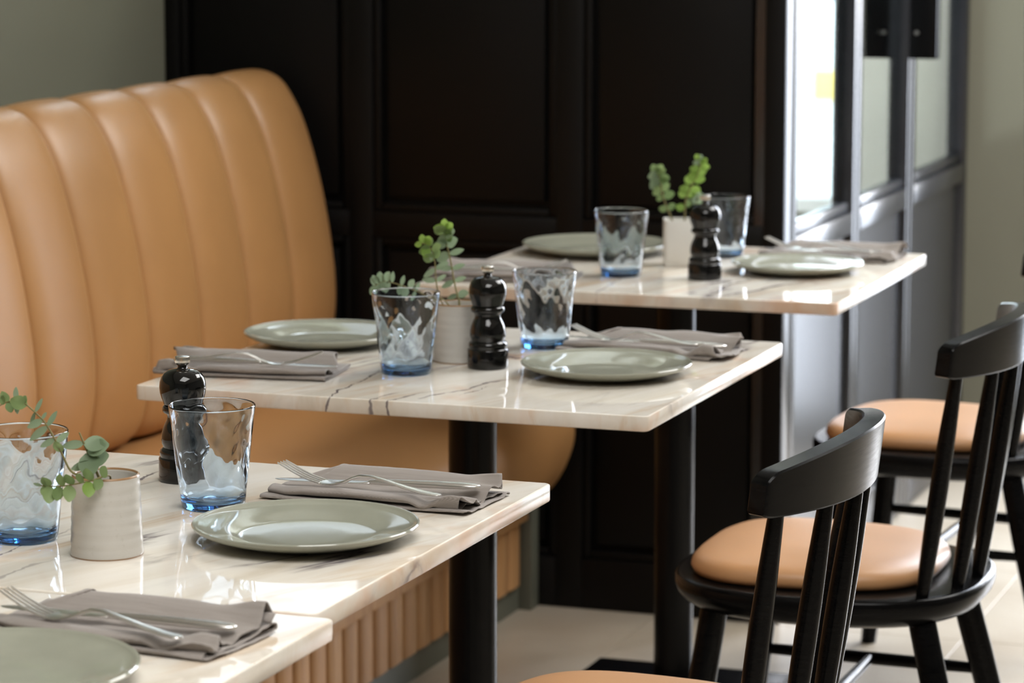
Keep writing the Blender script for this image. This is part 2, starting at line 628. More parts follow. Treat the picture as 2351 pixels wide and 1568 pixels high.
# black panelled partition
wb = thing('wall_back', kind='structure', loc=(0, PY, 0))
TOPZ = 1.40
obj('backing', box(WX, SX, 0.03, 0.075, 0, TOPZ), M['panel'], wb, smooth=False)
stx = [(-2.73, -2.70), (-2.335, -2.285), (-1.905, -1.852), (-1.495, SX)]
for a, b in stx:
    obj('stile', box(a, b, 0, 0.05, 0.0, TOPZ, 0.002), M['panel'], wb)
bays = [(-2.70, -2.335), (-2.285, -1.905), (-1.852, -1.495)]
for a, b in bays:
    for z0, z1, nm in ((0.0, 0.10, 'rail'), (0.715, 0.765, 'rail'), (1.335, TOPZ, 'rail')):
        obj(nm, box(a, b, 0, 0.05, z0, z1, 0.002), M['panel'], wb)
    for z0, z1 in ((0.10, 0.715), (0.765, 1.335)):
        obj('panel', box(a + 0.028, b - 0.028, 0.014, 0.04, z0 + 0.028, z1 - 0.028, 0.004), M['panel'], wb)
        # bead moulding round the panel
        bd = [box(a, a + 0.016, 0.006, 0.04, z0, z1, 0.004), box(b - 0.016, b, 0.006, 0.04, z0, z1, 0.004),
              box(a + 0.0165, b - 0.0165, 0.006, 0.04, z0, z0 + 0.016, 0.004), box(a + 0.0165, b - 0.0165, 0.006, 0.04, z1 - 0.016, z1, 0.004)]
        obj('bead', join(*bd), M['panel'], wb)
obj('capping', box(WX, SX, -0.012, 0.085, TOPZ, TOPZ + 0.03, 0.004), M['panel'], wb)
# glazing above the partition
w5 = thing('window_5', kind='structure', loc=(0, PY, 0))
for x in (-2.715, -2.31, -1.878, -1.475):
    obj('mullion', box(x - 0.018, x + 0.018, 0.01, 0.05, TOPZ + 0.03, 2.7), M['frame'], w5, smooth=False)
for i, (a, b) in enumerate(((-2.697, -2.328), (-2.292, -1.896), (-1.86, -1.493))):
    obj('pane', box(a, b, 0.027, 0.033, TOPZ + 0.03, 2.7), M['pane'], w5, smooth=False)
obj('head', box(WX, SX, 0.0, 0.08, 2.7, 3.0), M['frame'], w5, smooth=False)

# glazed screen of the lobby: fixed light, door leaf, fixed light
def leaf_frame(root, y0, y1, s0, s1, fr=SX, deep=0.045, lo=0.735, top=2.25):
    """stiles s0/s1 wide at either end of y0..y1, rails, glass above, solid panel below"""
    x0 = fr - deep
    obj('stile', box(x0, fr, y0, y0 + s0, 0.01, top, 0.003), M['frame'], root)
    obj('stile', box(x0, fr, y1 - s1, y1, 0.01, top, 0.003), M['frame'], root)
    a, b = y0 + s0, y1 - s1
    obj('rail', box(x0, fr, a, b, lo - 0.045, lo, 0.003), M['frame'], root)
    obj('rail', box(x0, fr, a, b, 0.01, 0.12, 0.003), M['frame'], root)
    obj('rail', box(x0, fr, a, b, top - 0.06, top, 0.003), M['frame'], root)
    obj('bead', box(x0 + 0.012, fr - 0.008, a, b, lo + 0.001, lo + 0.022, 0.003), M['frame'], root)
    obj('pane', box(fr - 0.026, fr - 0.020, a, b, lo + 0.01, top - 0.05), M['pane'], root, smooth=False)
    obj('panel', box(fr - 0.034, fr - 0.014, a, b, 0.12, lo - 0.045), M['frame'], root, smooth=False)


w1 = thing('window_1', kind='structure')
leaf_frame(w1, 5.726, 6.245, 0.022, 0.034)
d1 = thing('door_1', kind='structure')
leaf_frame(d1, 6.248, 6.765, 0.036, 0.040)
w2 = thing('window_2', kind='structure')
leaf_frame(w2, 6.768, 7.398, 0.040, 0.035)
tag(obj('trim_1', box(SX - 0.06, SX + 0.001, 5.652, 5.724, 0, 3.0, 0.004), M['frame']), kind='structure')
tag(obj('trim_2', box(SX - 0.06, SX, 5.726, 7.398, 2.252, 3.0, 0.004), M['frame']), kind='structure')
# flat plate pulls on both faces of the door
for s, xa, xb in ((1, SX + 0.002, SX + 0.060), (-1, SX - 0.105, SX - 0.047)):
    h = obj('handle', box(xa, xb, 6.728, 6.764, 1.018, 1.50, 0.002), M['blackmetal'], d1)
    for z in (1.075, 1.44):
        obj('screw', xform(lathe([(0, 0.002), (0.004, 0.002), (0.005, 0.0)], 12),
                           Matrix.Translation(((xa + xb) / 2 - s * 0.016, 6.728, z)) @ Matrix.Rotation(R90, 4, 'X')), M['steel'], h)

# street outside
st = obj('ground_street', box(-14, 14, FY + 0.2, 30, -0.25, -0.12), M['street'], smooth=False)
tag(st, kind='structure')
nb = obj('dimming_wall', box(-7.2, -6.2, 2.0, 16.0, -0.12, 9.0), M['dimming'], smooth=False)  # unseen wall, added to dim the lobby opening mirrored in the tables
tag(nb, kind='structure')
fc = thing('street_building', 'pale rendered building across the street seen through the lobby glass', 'building', (-9.0, 33.0, -0.12))
obj('facade', box(-8, 8, 0, 1.0, 0, 9.0), M['facade'], fc, smooth=False)
for x in (-4.4, -2.2, 0.0, 2.2, 4.4):
    for z in (0.3, 3.2):
        obj('window', box(x - 0.65, x + 0.65, -0.04, 0.1, z, z + 1.9), M['facadeglass'], fc, smooth=False)
# white car parked outside, its back towards the shop
car = thing('parked_car', 'white parked car with a yellow number plate seen through the lobby glass', 'car', (-2.54, 11.3, -0.12))
def car_ring(y, hw, z0, z1, tuck):
    return [(-hw + 0.04, y, z0), (hw - 0.04, y, z0), (hw, y, z0 + 0.12), (hw, y, (z0 + z1) * 0.55), (hw - tuck, y, z1 - 0.06), (hw - tuck - 0.10, y, z1),
            (-hw + tuck + 0.10, y, z1), (-hw + tuck, y, z1 - 0.06), (-hw, y, (z0 + z1) * 0.55), (-hw, y, z0 + 0.12)]
obj('body', loft([car_ring(0.0, 0.80, 0.40, 0.98, 0.02), car_ring(0.06, 0.86, 0.30, 1.02, 0.03), car_ring(0.20, 0.88, 0.26, 1.40, 0.14), car_ring(0.55, 0.89, 0.24, 1.58, 0.18), car_ring(2.3, 0.89, 0.24, 1.55, 0.18),
                  car_ring(2.9, 0.88, 0.24, 1.02, 0.06), car_ring(3.9, 0.84, 0.28, 0.85, 0.05), car_ring(4.05, 0.76, 0.36, 0.70, 0.05)]), M['facade'], car, angle=40)
obj('bumper', box(-0.86, 0.86, -0.08, 0.10, 0.34, 0.56, 0.03), M['facade'], car)
obj('rear_window', box(-0.62, 0.62, 0.075, 0.11, 1.06, 1.34, 0.01), M['facadeglass'], car)
obj('number_plate', box(-0.26, 0.26, -0.012, 0.0, 0.70, 0.81, 0.004), M['yellow'], car)
for sx in (-1, 1):
    obj('tail_light', box(sx * 0.74 - 0.08, sx * 0.74 + 0.08, -0.01, 0.08, 0.80, 0.95, 0.01), M['redlamp'], car)
    for yy in (0.75, 3.2):
        obj('wheel', xform(lathe([(0, -0.10), (0.18, -0.10), (0.30, -0.08), (0.31, 0.0), (0.30, 0.08), (0.18, 0.10), (0, 0.10)], 28), Matrix.Translation((sx * 0.76, yy, 0.31)) @ Matrix.Rotation(R90, 4, 'Y')), M['blackmetal'], car)

# ------------------------------------------------------------------ banquette
BE = 5.60
bq = thing('banquette', 'long tan leather banquette with channelled back along the grey-green wall', 'banquette', (0, 0, 0))
prof = catmull([(-2.425, 0.445), (-2.372, 0.480), (-2.352, 0.545), (-2.347, 0.62), (-2.356, 0.715), (-2.376, 0.824), (-2.405, 0.926),
                (-2.432, 0.985), (-2.462, 1.022), (-2.505, 1.036), (-2.55, 1.02), (-2.575, 0.96), (-2.58, 0.86)], 5)
prof = [Vector((p[0], p[1])) for p in [(v[0], v[1]) for v in [(q.x, q.y) for q in [Vector((a.x, a.y, 0)) for a in [Vector((u[0], u[1], 0)) for u in prof]]]]] if False else [(v.x, v.y) for v in prof]


def channel(y0, y1, nseg=16):
    secs = []
    n = len(prof)
    for k in range(nseg + 1):
        u = 0.5 - 0.5 * math.cos(PI * k / nseg)
        y = y0 + (y1 - y0) * u
        e = abs(2 * u - 1)
        bulge = 0.023 * (math.sqrt(max(0.0, 1 - e ** 2.6))) - 0.004
        sec = []
        for i, (x, z) in enumerate(prof):
            a, b = prof[max(0, i - 1)], prof[min(n - 1, i + 1)]
            d = Vector((b[0] - a[0], b[1] - a[1])).normalized()
            nx, nz = d.y, -d.x
            w = smoothstep(0, 5, i) * 0.75 + 0.25
            if i > n * 0.62: w *= 1 - 0.75 * smoothstep(n * 0.62, n * 0.80, i)
            sec.append((x + nx * bulge * w, y, z + nz * bulge * w))
        sec += [(-2.60, y, 0.86), (-2.60, y, 0.42), (-2.47, y, 0.42)]
        secs.append(sec)
    return loft(secs)


P = 0.2055
y1 = BE
k = 0
while y1 > 2.2:
    obj('channel', channel(y1 - P, y1), M['leather'], bq, angle=60)
    y1 -= P
YB = y1
# seat: one long cushion with a rounded front
sp = [(-2.47, 0.24), (-2.47, 0.438), (-2.40, 0.446), (-2.25, 0.452), (-2.05, 0.451), (-1.93, 0.443), (-1.875, 0.425), (-1.848, 0.395), (-1.842, 0.355),
      (-1.853, 0.31), (-1.872, 0.272), (-1.895, 0.245), (-1.925, 0.228), (-2.00, 0.225)]
sp = [(-2.47, 0.24)] + [(v.x, v.y) for v in catmull([(a, b, 0) for a, b in sp[1:]], 4)]
ends = [(0, 0.0), (0.004, 0.35), (0.012, 0.75), (0.03, 1.0)]


def seat_sec(y, k):
    ins = 0.014 * (1 - k)
    out = []
    for x, z in sp:
        cx, cz = -2.15, 0.34
        out.append((x + (cx - x) / max(abs(cx - x), 0.05) * ins * min(1, abs(cx - x) / 0.1), y, z + (cz - z) / max(abs(cz - z), 0.02) * ins * min(1, abs(cz - z) / 0.06)))
    return out


secs = [seat_sec(YB + d, k) for d, k in ends] + [seat_sec(BE - d, k) for d, k in reversed(ends)]
obj('seat', loft(secs), M['leather'], bq, angle=50)
obj('carcass', box(-2.60, -1.985, YB, BE, 0.052, 0.23), M['plinth'], bq, smooth=False)
obj('top_rail', box(-1.984, -1.940, YB, BE - 0.012, 0.1835, 0.2235, 0.002), M['oak'], bq)
obj('plinth', box(-2.60, -1.965, YB, BE + 0.02, 0.0, 0.050), M['plinth'], bq, smooth=False)
obj('end_post', box(-1.985, -1.938, BE + 0.002, BE + 0.045, 0.0, 0.232, 0.002), M['plinth'], bq)
# each slat: a half-round fronted stick
arc = [(-0.0322, 0.0), (-0.0322, 0.020), (-0.0310, 0.0255), (-0.0270, 0.0288), (0.0, 0.030), (0.0270, 0.0288), (0.0310, 0.0255), (0.0322, 0.020), (0.0322, 0.0)]
slat_me = mesh_data('slat', *loft([[(x, y, z) for y, x in arc] for z in (0.0, 0.128)]), True, 40)
slat_me.materials.append(M['oak'])
y = BE - 0.045
while y > YB + 0.03:
    link('slat', slat_me, None, bq, (-1.9842, y, 0.054))
    y -= 0.069

# ------------------------------------------------------------------ tables

def marble_top(hx, hy, th, rc=0.009, bev=0.0022):
    def outline(ins, z):
        out = []
        for sx, sy, a0 in ((1, 1, 0), (-1, 1, R90), (-1, -1, PI), (1, -1, 1.5 * PI)):
            for i in range(5):
                a = a0 + R90 * i / 4
                out.append((sx * (hx - rc) + (rc - ins) * math.cos(a), sy * (hy - rc) + (rc - ins) * math.sin(a), z))
        return out
    return loft([outline(bev + 0.004, -th), outline(bev + 0.0005, -th), outline(bev, -th), outline(bev * 0.3, -th + bev * 0.3), outline(0, -th + bev), outline(0, -bev), outline(bev * 0.3, -bev * 0.3), outline(bev, 0), outline(bev + 0.0005, 0), outline(bev + 0.004, 0)])


def table(label, x0, x1, y0, y1, rz, mat, colx=None, coly=None):
    cx, cy = (x0 + x1) / 2, (y0 + y1) / 2
    t = thing('pedestal_table', label, 'table', (cx, cy, 0), rz, 'marble pedestal tables in the row')
    tp = obj('table_top', marble_top((x1 - x0) / 2, (y1 - y0) / 2, 0.020), M['marble'][mat], t, (0, 0, 0.75), angle=24)
    tp.data.materials.append(M['marble_edge'][mat])
    for f in tp.data.polygons:
        if abs(f.normal.z) < 0.9: f.material_index = 1
    dx = 0 if colx is None else colx - cx
    dy = 0 if coly is None else coly - cy
    obj('mount_plate', box(dx - 0.14, dx + 0.14, dy - 0.12, dy + 0.12, 0.722, 0.7298, 0.001), M['blackmetal'], t)
    obj('column', lathe([(0.0, 0.012), (0.034, 0.012), (0.034, 0.7218), (0.0, 0.7218)], 48), M['blackmetal'], t, (dx, dy, 0))
    obj('base_plate', box(dx - 0.18, dx + 0.18, dy - 0.14, dy + 0.14, 0.0, 0.0118, 0.002), M['blackmetal'], t)
    return t


TZ = 0.75
table('nearest marble-topped table, butted against the next one, in the bottom left corner', -1.800, -1.084, 1.915, 2.579, -0.009, 3)
table('marble-topped table holding the front stoneware pot and the nearest pepper mill', -1.818, -1.101, 2.586, 3.248, -0.009, 0)
table('middle marble-topped table of the row, with dark veins on its front edge', -1.835, -1.120, 3.690, 4.352, -0.006, 1, -1.478, 4.02)
table('farthest marble-topped table, near the black panelled wall, with the square white planter', -1.857, -1.141, 4.772, 5.452, 0.0, 2, -1.508, 5.12)

# ------------------------------------------------------------------ chairs

def chair(label, x, y, rz):
    """faces -x; origin on the floor under the middle of the seat"""
    t = thing('spindle_back_chair', label, 'chair', (x, y, 0), rz, 'black spindle-back chairs along the aisle')
    W = M['blackwood']
    # wooden seat with rounded-under edge
    lev = [(0.060, 0.392), (0.030, 0.395), (0.014, 0.402), (0.004, 0.413), (0.0, 0.424), (0.0, 0.434), (0.003, 0.4385), (0.008, 0.440), (0.06, 0.440)]
    def ol(ins, z, n=56):
        out = []
        for px, py in superell(0.222 - ins, 0.222 - ins, n, 2.7):
            if px > 0: py *= 1 - 0.06 * (px / 0.222)
            out.append((px, py, z))
        return out
    obj('seat', loft([ol(i, z) for i, z in lev]), W, t, angle=50)
    # leather pad
    def pad(ins, z, n=56):
        out = []
        for px, py in superell(0.176 - ins, 0.190 - ins, n, 3.2, -0.020):
            q = (px + 0.196) / 0.35
            out.append((px, py * (1.0 - 0.16 * q * q), z))
        return out
    lv = [(0.010, 0.4405), (0.003, 0.444), (0.0, 0.451), (0.002, 0.459), (0.008, 0.4655), (0.018, 0.470), (0.04, 0.4745), (0.08, 0.4785), (0.13, 0.480)]
    obj('seat_pad', loft([pad(i, z) for i, z in lv]), M['seatpad'], t, angle=60)
    # crest rail: bent board, tallest in the middle
    secs = []
    N = 44
    for i in range(N + 1):
        v = -0.218 * math.cos(PI * i / N) if False else 0.218 * math.sin(PI * (i / N - 0.5))
        e = abs(v) / 0.218
        cx = 0.253 - 1.25 * v * v
        dx = -2.5 * v
        nrm = Vector((1, -dx, 0)).normalized()
        zt = 0.821 - 0.020 * e * e
        zb = 0.748 + 0.006 * e * e
        rnd = 0.0
        if e > 0.92:
            rnd = 1 - math.sqrt(max(0.0, 1 - ((e - 0.92) / 0.08) ** 2))
        zt -= 0.012 * rnd
        zb += 0.005 * rnd
        hw = 0.0132 - 0.002 * rnd ** 2
        c = 0.0022
        sec = []
        for a, z in ((-hw, zb + c), (-hw + c, zb), (hw - c, zb), (hw, zb + c), (hw, zt - c), (hw - c, zt), (-hw + c, zt), (-hw, zt - c)):
            lean = (z - 0.785) * 0.12
            sec.append((cx + nrm.x * a + lean, v + nrm.y * a, z))
        secs.append(sec)
    obj('crest_rail', loft(secs), W, t, angle=24)
    for sy, cy in ((-0.150, -0.186), (-0.078, -0.094), (0.0, 0.0), (0.078, 0.094), (0.150, 0.186)):
        sx = 0.203 - 2.1 * sy * sy
        cx = 0.249 - 1.25 * cy * cy
        p0, p1 = Vector((sx, sy, 0.430)), Vector((cx, cy, 0.760))
        pts, rad = [], []
        for i in range(9):
            u = i / 8
            pts.append(p0.lerp(p1, u))
            rad.append(0.0085 + 0.0042 * math.sin(PI * min(1, u * 1.05)) ** 0.8 if u < 1 else 0.0085)
        obj('spindle', tube(pts, rad, 14), W, t, angle=60)
    legs = {}
    for sx, sy in ((-1, -1), (-1, 1), (1, -1), (1, 1)):
        top = Vector((-0.140, sy * 0.150, 0.396)) if sx < 0 else Vector((0.155, sy * 0.135, 0.396))
        bot = Vector((-0.190, sy * 0.195, 0.0)) if sx < 0 else Vector((0.255, sy * 0.185, 0.0))
        legs[sx, sy] = (top, bot)
        pts = [top.lerp(bot, u) for u in (0, 0.25, 0.5, 0.75, 1)]
        obj('leg', tube(pts, [0.0195, 0.0200, 0.0185, 0.0165, 0.014], 16), W, t, angle=60)
    mids = []
    for sy in (-1, 1):
        a = legs[-1, sy][0].lerp(legs[-1, sy][1], 0.33)
        b = legs[1, sy][0].lerp(legs[1, sy][1], 0.33)
        pts = [a.lerp(b, u) for u in (0, 0.25, 0.5, 0.75, 1)]
        obj('stretcher', tube(pts, [0.008, 0.0095, 0.010, 0.0095, 0.008], 12), W, t, angle=60)
        mids.append(a.lerp(b, 0.5))
    obj('stretcher', tube([mids[0].lerp(mids[1], u) for u in (0.02, 0.5, 0.98)], [0.008, 0.0095, 0.008], 12), W, t, angle=60)
    return t


chair('nearest black spindle-back chair, its whole crest rail in view above its tan pad', -1.020, 3.335, 0.0)
chair('second black spindle-back chair from the viewer, tan pad, crest cut by the picture edge', -1.020, 4.290, 0.0)
chair('black spindle-back chair farthest back, pinkish tan pad near the glazed lobby door', -1.085, 5.370, -0.06)

# ------------------------------------------------------------------ table ware

def plate(label, x, y, s=1.0):
    pr = [(0.0, 0.0045), (0.040, 0.0046), (0.066, 0.0052), (0.073, 0.0066), (0.079, 0.0088), (0.092, 0.0120), (0.104, 0.0148), (0.1095, 0.0160), (0.1120, 0.0176), (0.1140, 0.0190),
          (0.1157, 0.0192), (0.1167, 0.0181), (0.1162, 0.0160), (0.108, 0.0112), (0.094, 0.0064), (0.080, 0.0026), (0.074, 0.0004), (0.071, 0.0), (0.068, 0.0004),
          (0.066, 0.0016), (0.0, 0.0018)]
    pr = [(r * s, z * (0.6 + 0.4 * s)) for r, z in pr]
    o = obj('dinner_plate', lathe(pr, 96), M['plate'], None, (x, y, TZ), angle=50)
    return tag(o, label, 'plate', 'sage green dinner plates')


plate('sage plate cut off by the bottom left corner of the picture', -1.262, 2.262, 1.06)
plate('sage plate sharp in front, between the clear tumbler and the napkin with the fork', -1.241, 2.880)
plate('sage plate on the right half of the middle table, with bright window reflections', -1.271, 3.984)
plate('sage plate beside the banquette on the middle table, half behind a tumbler', -1.742, 4.118)
plate('sage plate on the farthest table beside the pepper mill, aisle side', -1.296, 5.130, 0.97)
plate('large sage plate on the farthest table behind a tumbler and the square planter', -1.700, 5.268, 1.14)


def tumbler(label, x, y, s, seed):
    rnd = random.Random(seed)
    ph = [rnd.uniform(0, 6.28) for _ in range(6)]
    H = 0.1135
    def wob(t, r, z):
        u = z / H
        m = smoothstep(0.10, 0.30, u) * (1 - smoothstep(0.86, 0.97, u))
        w = 0.00032 * math.sin(7 * t + ph[0] + 1.6 * math.sin(u * 6 + ph[1])) + 0.00026 * math.sin(4 * t + ph[2] + u * 8) + 0.00012 * math.sin(11 * t + ph[3] - u * 16) + 0.00016 * math.sin(15 * t + ph[4]) * math.sin(u * 30 + ph[5])
        return r + m * w, z
    def wob2(t, r, z):
        u = z / H
        m = smoothstep(0.14, 0.32, u) * (1 - smoothstep(0.86, 0.97, u))
        w = 0.00028 * math.sin(6 * t + ph[4] + 1.5 * math.sin(u * 7 + ph[5])) + 0.00016 * math.sin(9 * t + ph[1] + u * 13)
        return r + m * w, z
    n = 44
    outer = [(0.0, 0.0022), (0.020, 0.0018), (0.028, 0.0004), (0.0315, 0.0), (0.0338, 0.0012), (0.0346, 0.004)]
    ro = lambda z: 0.0346 + (0.0475 - 0.0346) * (z / H) ** 1.05
    outer += [(ro(z), z) for z in [0.007 + (H - 0.002 - 0.007) * i / n for i in range(n + 1)]]
    top = [(ro(H) - 0.0003, H - 0.0006), (ro(H) - 0.0009, H), (ro(H) - 0.0015, H - 0.0006)]
    inn = [(ro(z) - 0.0012 - 0.0006 * (1 - z / H), z) for z in [H - 0.002 - (H - 0.002 - 0.0145) * i / n for i in range(n + 1)]]
    inn += [(0.0318, 0.0108), (0.0290, 0.0082), (0.022, 0.0068), (0.0, 0.0060)]
    seg = 96
    V1 = lathe(outer + top, seg, fn=wob)
    V2 = lathe(inn, seg, fn=wob2)
    # one watertight skin: weld the last ring of the outer wall to the inner wall
    V = list(V1[0]); F = list(V1[1]); n0 = len(V)
    V += V2[0]
    F += [tuple(i + n0 for i in f) for f in V2[1]]
    a0 = n0 - seg
    for k in range(seg):
        k2 = (k + 1) % seg
        F.append((a0 + k, a0 + k2, n0 + k2, n0 + k))
    V = [(p[0] * s, p[1] * s, p[2] * s) for p in V]
    o = obj('tumbler', (V, F), M['tumbler'], None, (x, y, TZ + 0.0002), angle=60)
    return tag(o, label, 'glass', 'blue based water tumblers')


tumbler('blue based tumbler standing in front of the nearest pepper mill', -1.400, 2.999, 0.985, 3)
tumbler('blue based tumbler cut by the left edge, behind the stoneware pot and eucalyptus', -1.5135, 2.785, 1.0, 8)
tumbler('blue based tumbler in front of the pot on the middle table', -1.532, 3.906, 0.985, 12)
tumbler('blue based tumbler right of the pepper mill on the middle table', -1.430, 4.190, 0.975, 21)
tumbler('blue based tumbler left of the square white planter on the farthest table', -1.565, 4.984, 0.98, 27)
tumbler('blue based tumbler half hidden behind the farthest pepper mill', -1.471, 5.296, 0.95, 33)


def mill(label, x, y, rz=0.0):
    t = thing('pepper_mill', label, 'pepper mill', (x, y, TZ), rz, 'black turned pepper mills')
    body = [(0.0, 0.0), (0.0270, 0.0), (0.0280, 0.001), (0.0283, 0.004), (0.0281, 0.0255), (0.0276, 0.0268), (0.0262, 0.0274), (0.0262, 0.0282), (0.0266, 0.0295), (0.0270, 0.0325),
            (0.0262, 0.0355), (0.0240, 0.0374), (0.0228, 0.0382), (0.0232, 0.040), (0.0246, 0.0432), (0.0250, 0.0468), (0.0246, 0.052), (0.0232, 0.0585), (0.0208, 0.0645), (0.0186, 0.069),
            (0.0179, 0.0722), (0.0184, 0.075), (0.0200, 0.0768), (0.0222, 0.0778), (0.0233, 0.080), (0.0234, 0.0825), (0.0226, 0.0845), (0.0214, 0.0856), (0.0205, 0.086), (0.0, 0.086)]
    obj('body', lathe(body, 56), M['lacquer'], t, angle=60)
    head = [(0.0, 0.0864), (0.0205, 0.0864), (0.0216, 0.0874), (0.0219, 0.0888), (0.0224, 0.0905), (0.0240, 0.0945), (0.0256, 0.100), (0.0262, 0.1065), (0.0256, 0.1125), (0.0238, 0.1178), (0.0205, 0.1222),
            (0.0160, 0.1250), (0.0105, 0.1264), (0.0062, 0.1270), (0.0052, 0.1285), (0.0052, 0.1305), (0.0, 0.1305)]
    obj('head', lathe(head, 56), M['lacquer'], t, angle=60)
    kn = [(0.0, 0.1306), (0.0052, 0.1306), (0.0072, 0.1325), (0.0084, 0.135), (0.0086, 0.1378), (0.0080, 0.1402), (0.0070, 0.1410), (0.0030, 0.1413), (0.0, 0.1416)]
    fl_ = lambda a, r, z: (r * (1 + (0.022 if 0.0315 < z - 0.1 < 0.0406 else 0) * (1 if int(round(a / (2 * PI) * 96)) % 2 else -1)), z)
    obj('knob', lathe(kn, 96, fn=fl_), M['knob'], t, angle=25)
    return t


mill('nearest black pepper mill with ribbed metal knob, half behind a tumbler', -1.494, 3.124)
mill('black pepper mill between two tumblers on the middle table', -1.444, 3.989, 0.4)
mill('black pepper mill in front of the square white planter on the farthest table', -1.420, 4.990, 0.9)

# ---- pots
def round_pot(label, x, y, s=1.0):
    wob = lambda t, r, z: (r * (1 + 0.006 * math.sin(2 * t + 0.7)) + 0.00022 * math.sin(z * 2600), z)
    out = [(0.0, 0.001), (0.034, 0.001), (0.0358, 0.0), (0.0364, 0.0012)] + [(0.0364 - 0.0028 * u ** 0.8, 0.0012 + 0.0795 * u) for u in [i / 40 for i in range(1, 41)]]
    out += [(0.0330, 0.0818), (0.0322, 0.0820), (0.0312, 0.0810), (0.0306, 0.078), (0.0306, 0.020), (0.0290, 0.012), (0.0, 0.010)]
    t = thing('plant_pot', label, 'plant pot', (x, y, TZ), 0, None)
    obj('pot', lathe([(r * s, z * s) for r, z in out], 64, fn=wob), M['pot'], t, angle=60)
    obj('soil', lathe([(0.0, 0.058), (0.02, 0.0595), (0.0298 * s, 0.057), (0.0298 * s, 0.05), (0, 0.05)], 32), M['soil'], t)
    return t


PA = (-1.4025, 2.752)
PB = (-1.5025, 4.034)
PC = (-1.510, 5.150)
round_pot('grey ribbed stoneware pot with brown rim on the front table, holding eucalyptus', PA[0], PA[1])
round_pot('grey ribbed stoneware pot behind a tumbler on the middle table', PB[0], PB[1], 1.0)
sq = thing('square_planter', 'small square white planter on the farthest table', 'plant pot', (PC[0], PC[1], TZ), math.radians(19.4))
def sqring(h, z, r=0.006):
    out = []
    for sx, sy, a0 in ((1, 1, 0), (-1, 1, R90), (-1, -1, PI), (1, -1, 1.5 * PI)):
        for i in range(4):
            a = a0 + R90 * i / 3
            out.append((sx * (h - r) + r * math.cos(a), sy * (h - r) + r * math.sin(a), z))
    return out
obj('pot', loft([sqring(0.0275, 0.0), sqring(0.0285, 0.001), sqring(0.0290, 0.079), sqring(0.0285, 0.0805), sqring(0.0255, 0.0805), sqring(0.025, 0.079), sqring(0.0245, 0.06)]), M['whitepot'], sq, angle=50)
obj('soil', loft([sqring(0.0243, 0.0605), sqring(0.0243, 0.066)]), M['soil'], sq)

# ---- eucalyptus sprigs, built in a plane across the pot
RX, RY = math.cos(math.radians(19.449)), math.sin(math.radians(19.449))


def leaf_mesh(name, ln, wd, mat):
    # ovate blade, folded slightly at the midrib and cupped
    V, F = [], []
    rows = 6
    for i in range(rows + 1):
        u = i / rows
        w = wd * (math.sin(PI * min(1, u * 0.96 + 0.02)) ** 0.62) * (1 - 0.18 * u)
        z = 0.18 * ln * u * u
        V += [(ln * u, -w / 2, z + 0.10 * w), (ln * u, 0, z), (ln * u, w / 2, z + 0.10 * w)]
    for i in range(rows):
        a = i * 3
        F += [(a, a + 3, a + 4, a + 1), (a + 1, a + 4, a + 5, a + 2)]
    me = mesh_data(name, V, F, True, 80)
    me.materials.append(mat)
    return me


LEAF = {k: leaf_mesh('leaf', 1.0, w, M[m]) for k, (w, m) in
        {'round': (0.92, 'leaf'), 'long': (0.50, 'leafgrey'), 'grey': (0.85, 'leafgrey'), 'bright': (0.95, 'leafbright')}.items()}


def sprig(label, base, pts, leaves, group, r0=0.0012, size=1.0):
    """pts: (right, up, back) metres from the pot's base centre; leaves: (u, size, kind, turn_deg, pitch_deg[, facing])"""
    t = thing('eucalyptus_sprig', label, 'eucalyptus', (base[0], base[1], TZ), 0, group)
    W3 = lambda p: Vector((p[0] * RX - p[2] * RY, p[0] * RY + p[2] * RX, p[1]))
    path = catmull([W3(p) for p in pts], 6)
    obj('stem', tube(path, [r0 * (1 - 0.5 * i / len(path)) for i in range(len(path))], 8), M['stem'], t, angle=80)
    n = len(path) - 1
    view = Vector((RY, -RX, 0.16)).normalized()      # towards the aisle side the leaves are seen from
    for q in leaves:
        u, s, kind, ang, tilt = q[:5]
        p = path[int(round(u * n))]
        a = math.radians(ang)
        d = Vector((RX, RY, 0)) * math.cos(a) + Vector((0, 0, 1)) * math.sin(a)     # blade direction in the plane
        ti = math.radians(tilt)
        d = (d * math.cos(ti) + view * math.sin(ti)).normalized()
        roll = math.radians(q[5] if len(q) > 5 else 25)
        nz = (view - d * view.dot(d)).normalized()
        side = nz.cross(d)
        nz = (nz * math.cos(roll) + side * math.sin(roll)).normalized()
        side = nz.cross(d).normalized()
        m = Matrix((d, side, nz)).transposed().to_4x4()
        o = link('leaf', LEAF[kind], None, t)
        o.matrix_local = Matrix.Translation(p) @ m @ Matrix.Scale(s * size, 4)
    return t


def px(ox, oy, m, pts, up0):
    """offsets read off a pot: right and up in pot units of m"""
    return [((x - ox) * m, up0 + (oy - y) * m, d) for x, y, d in pts]


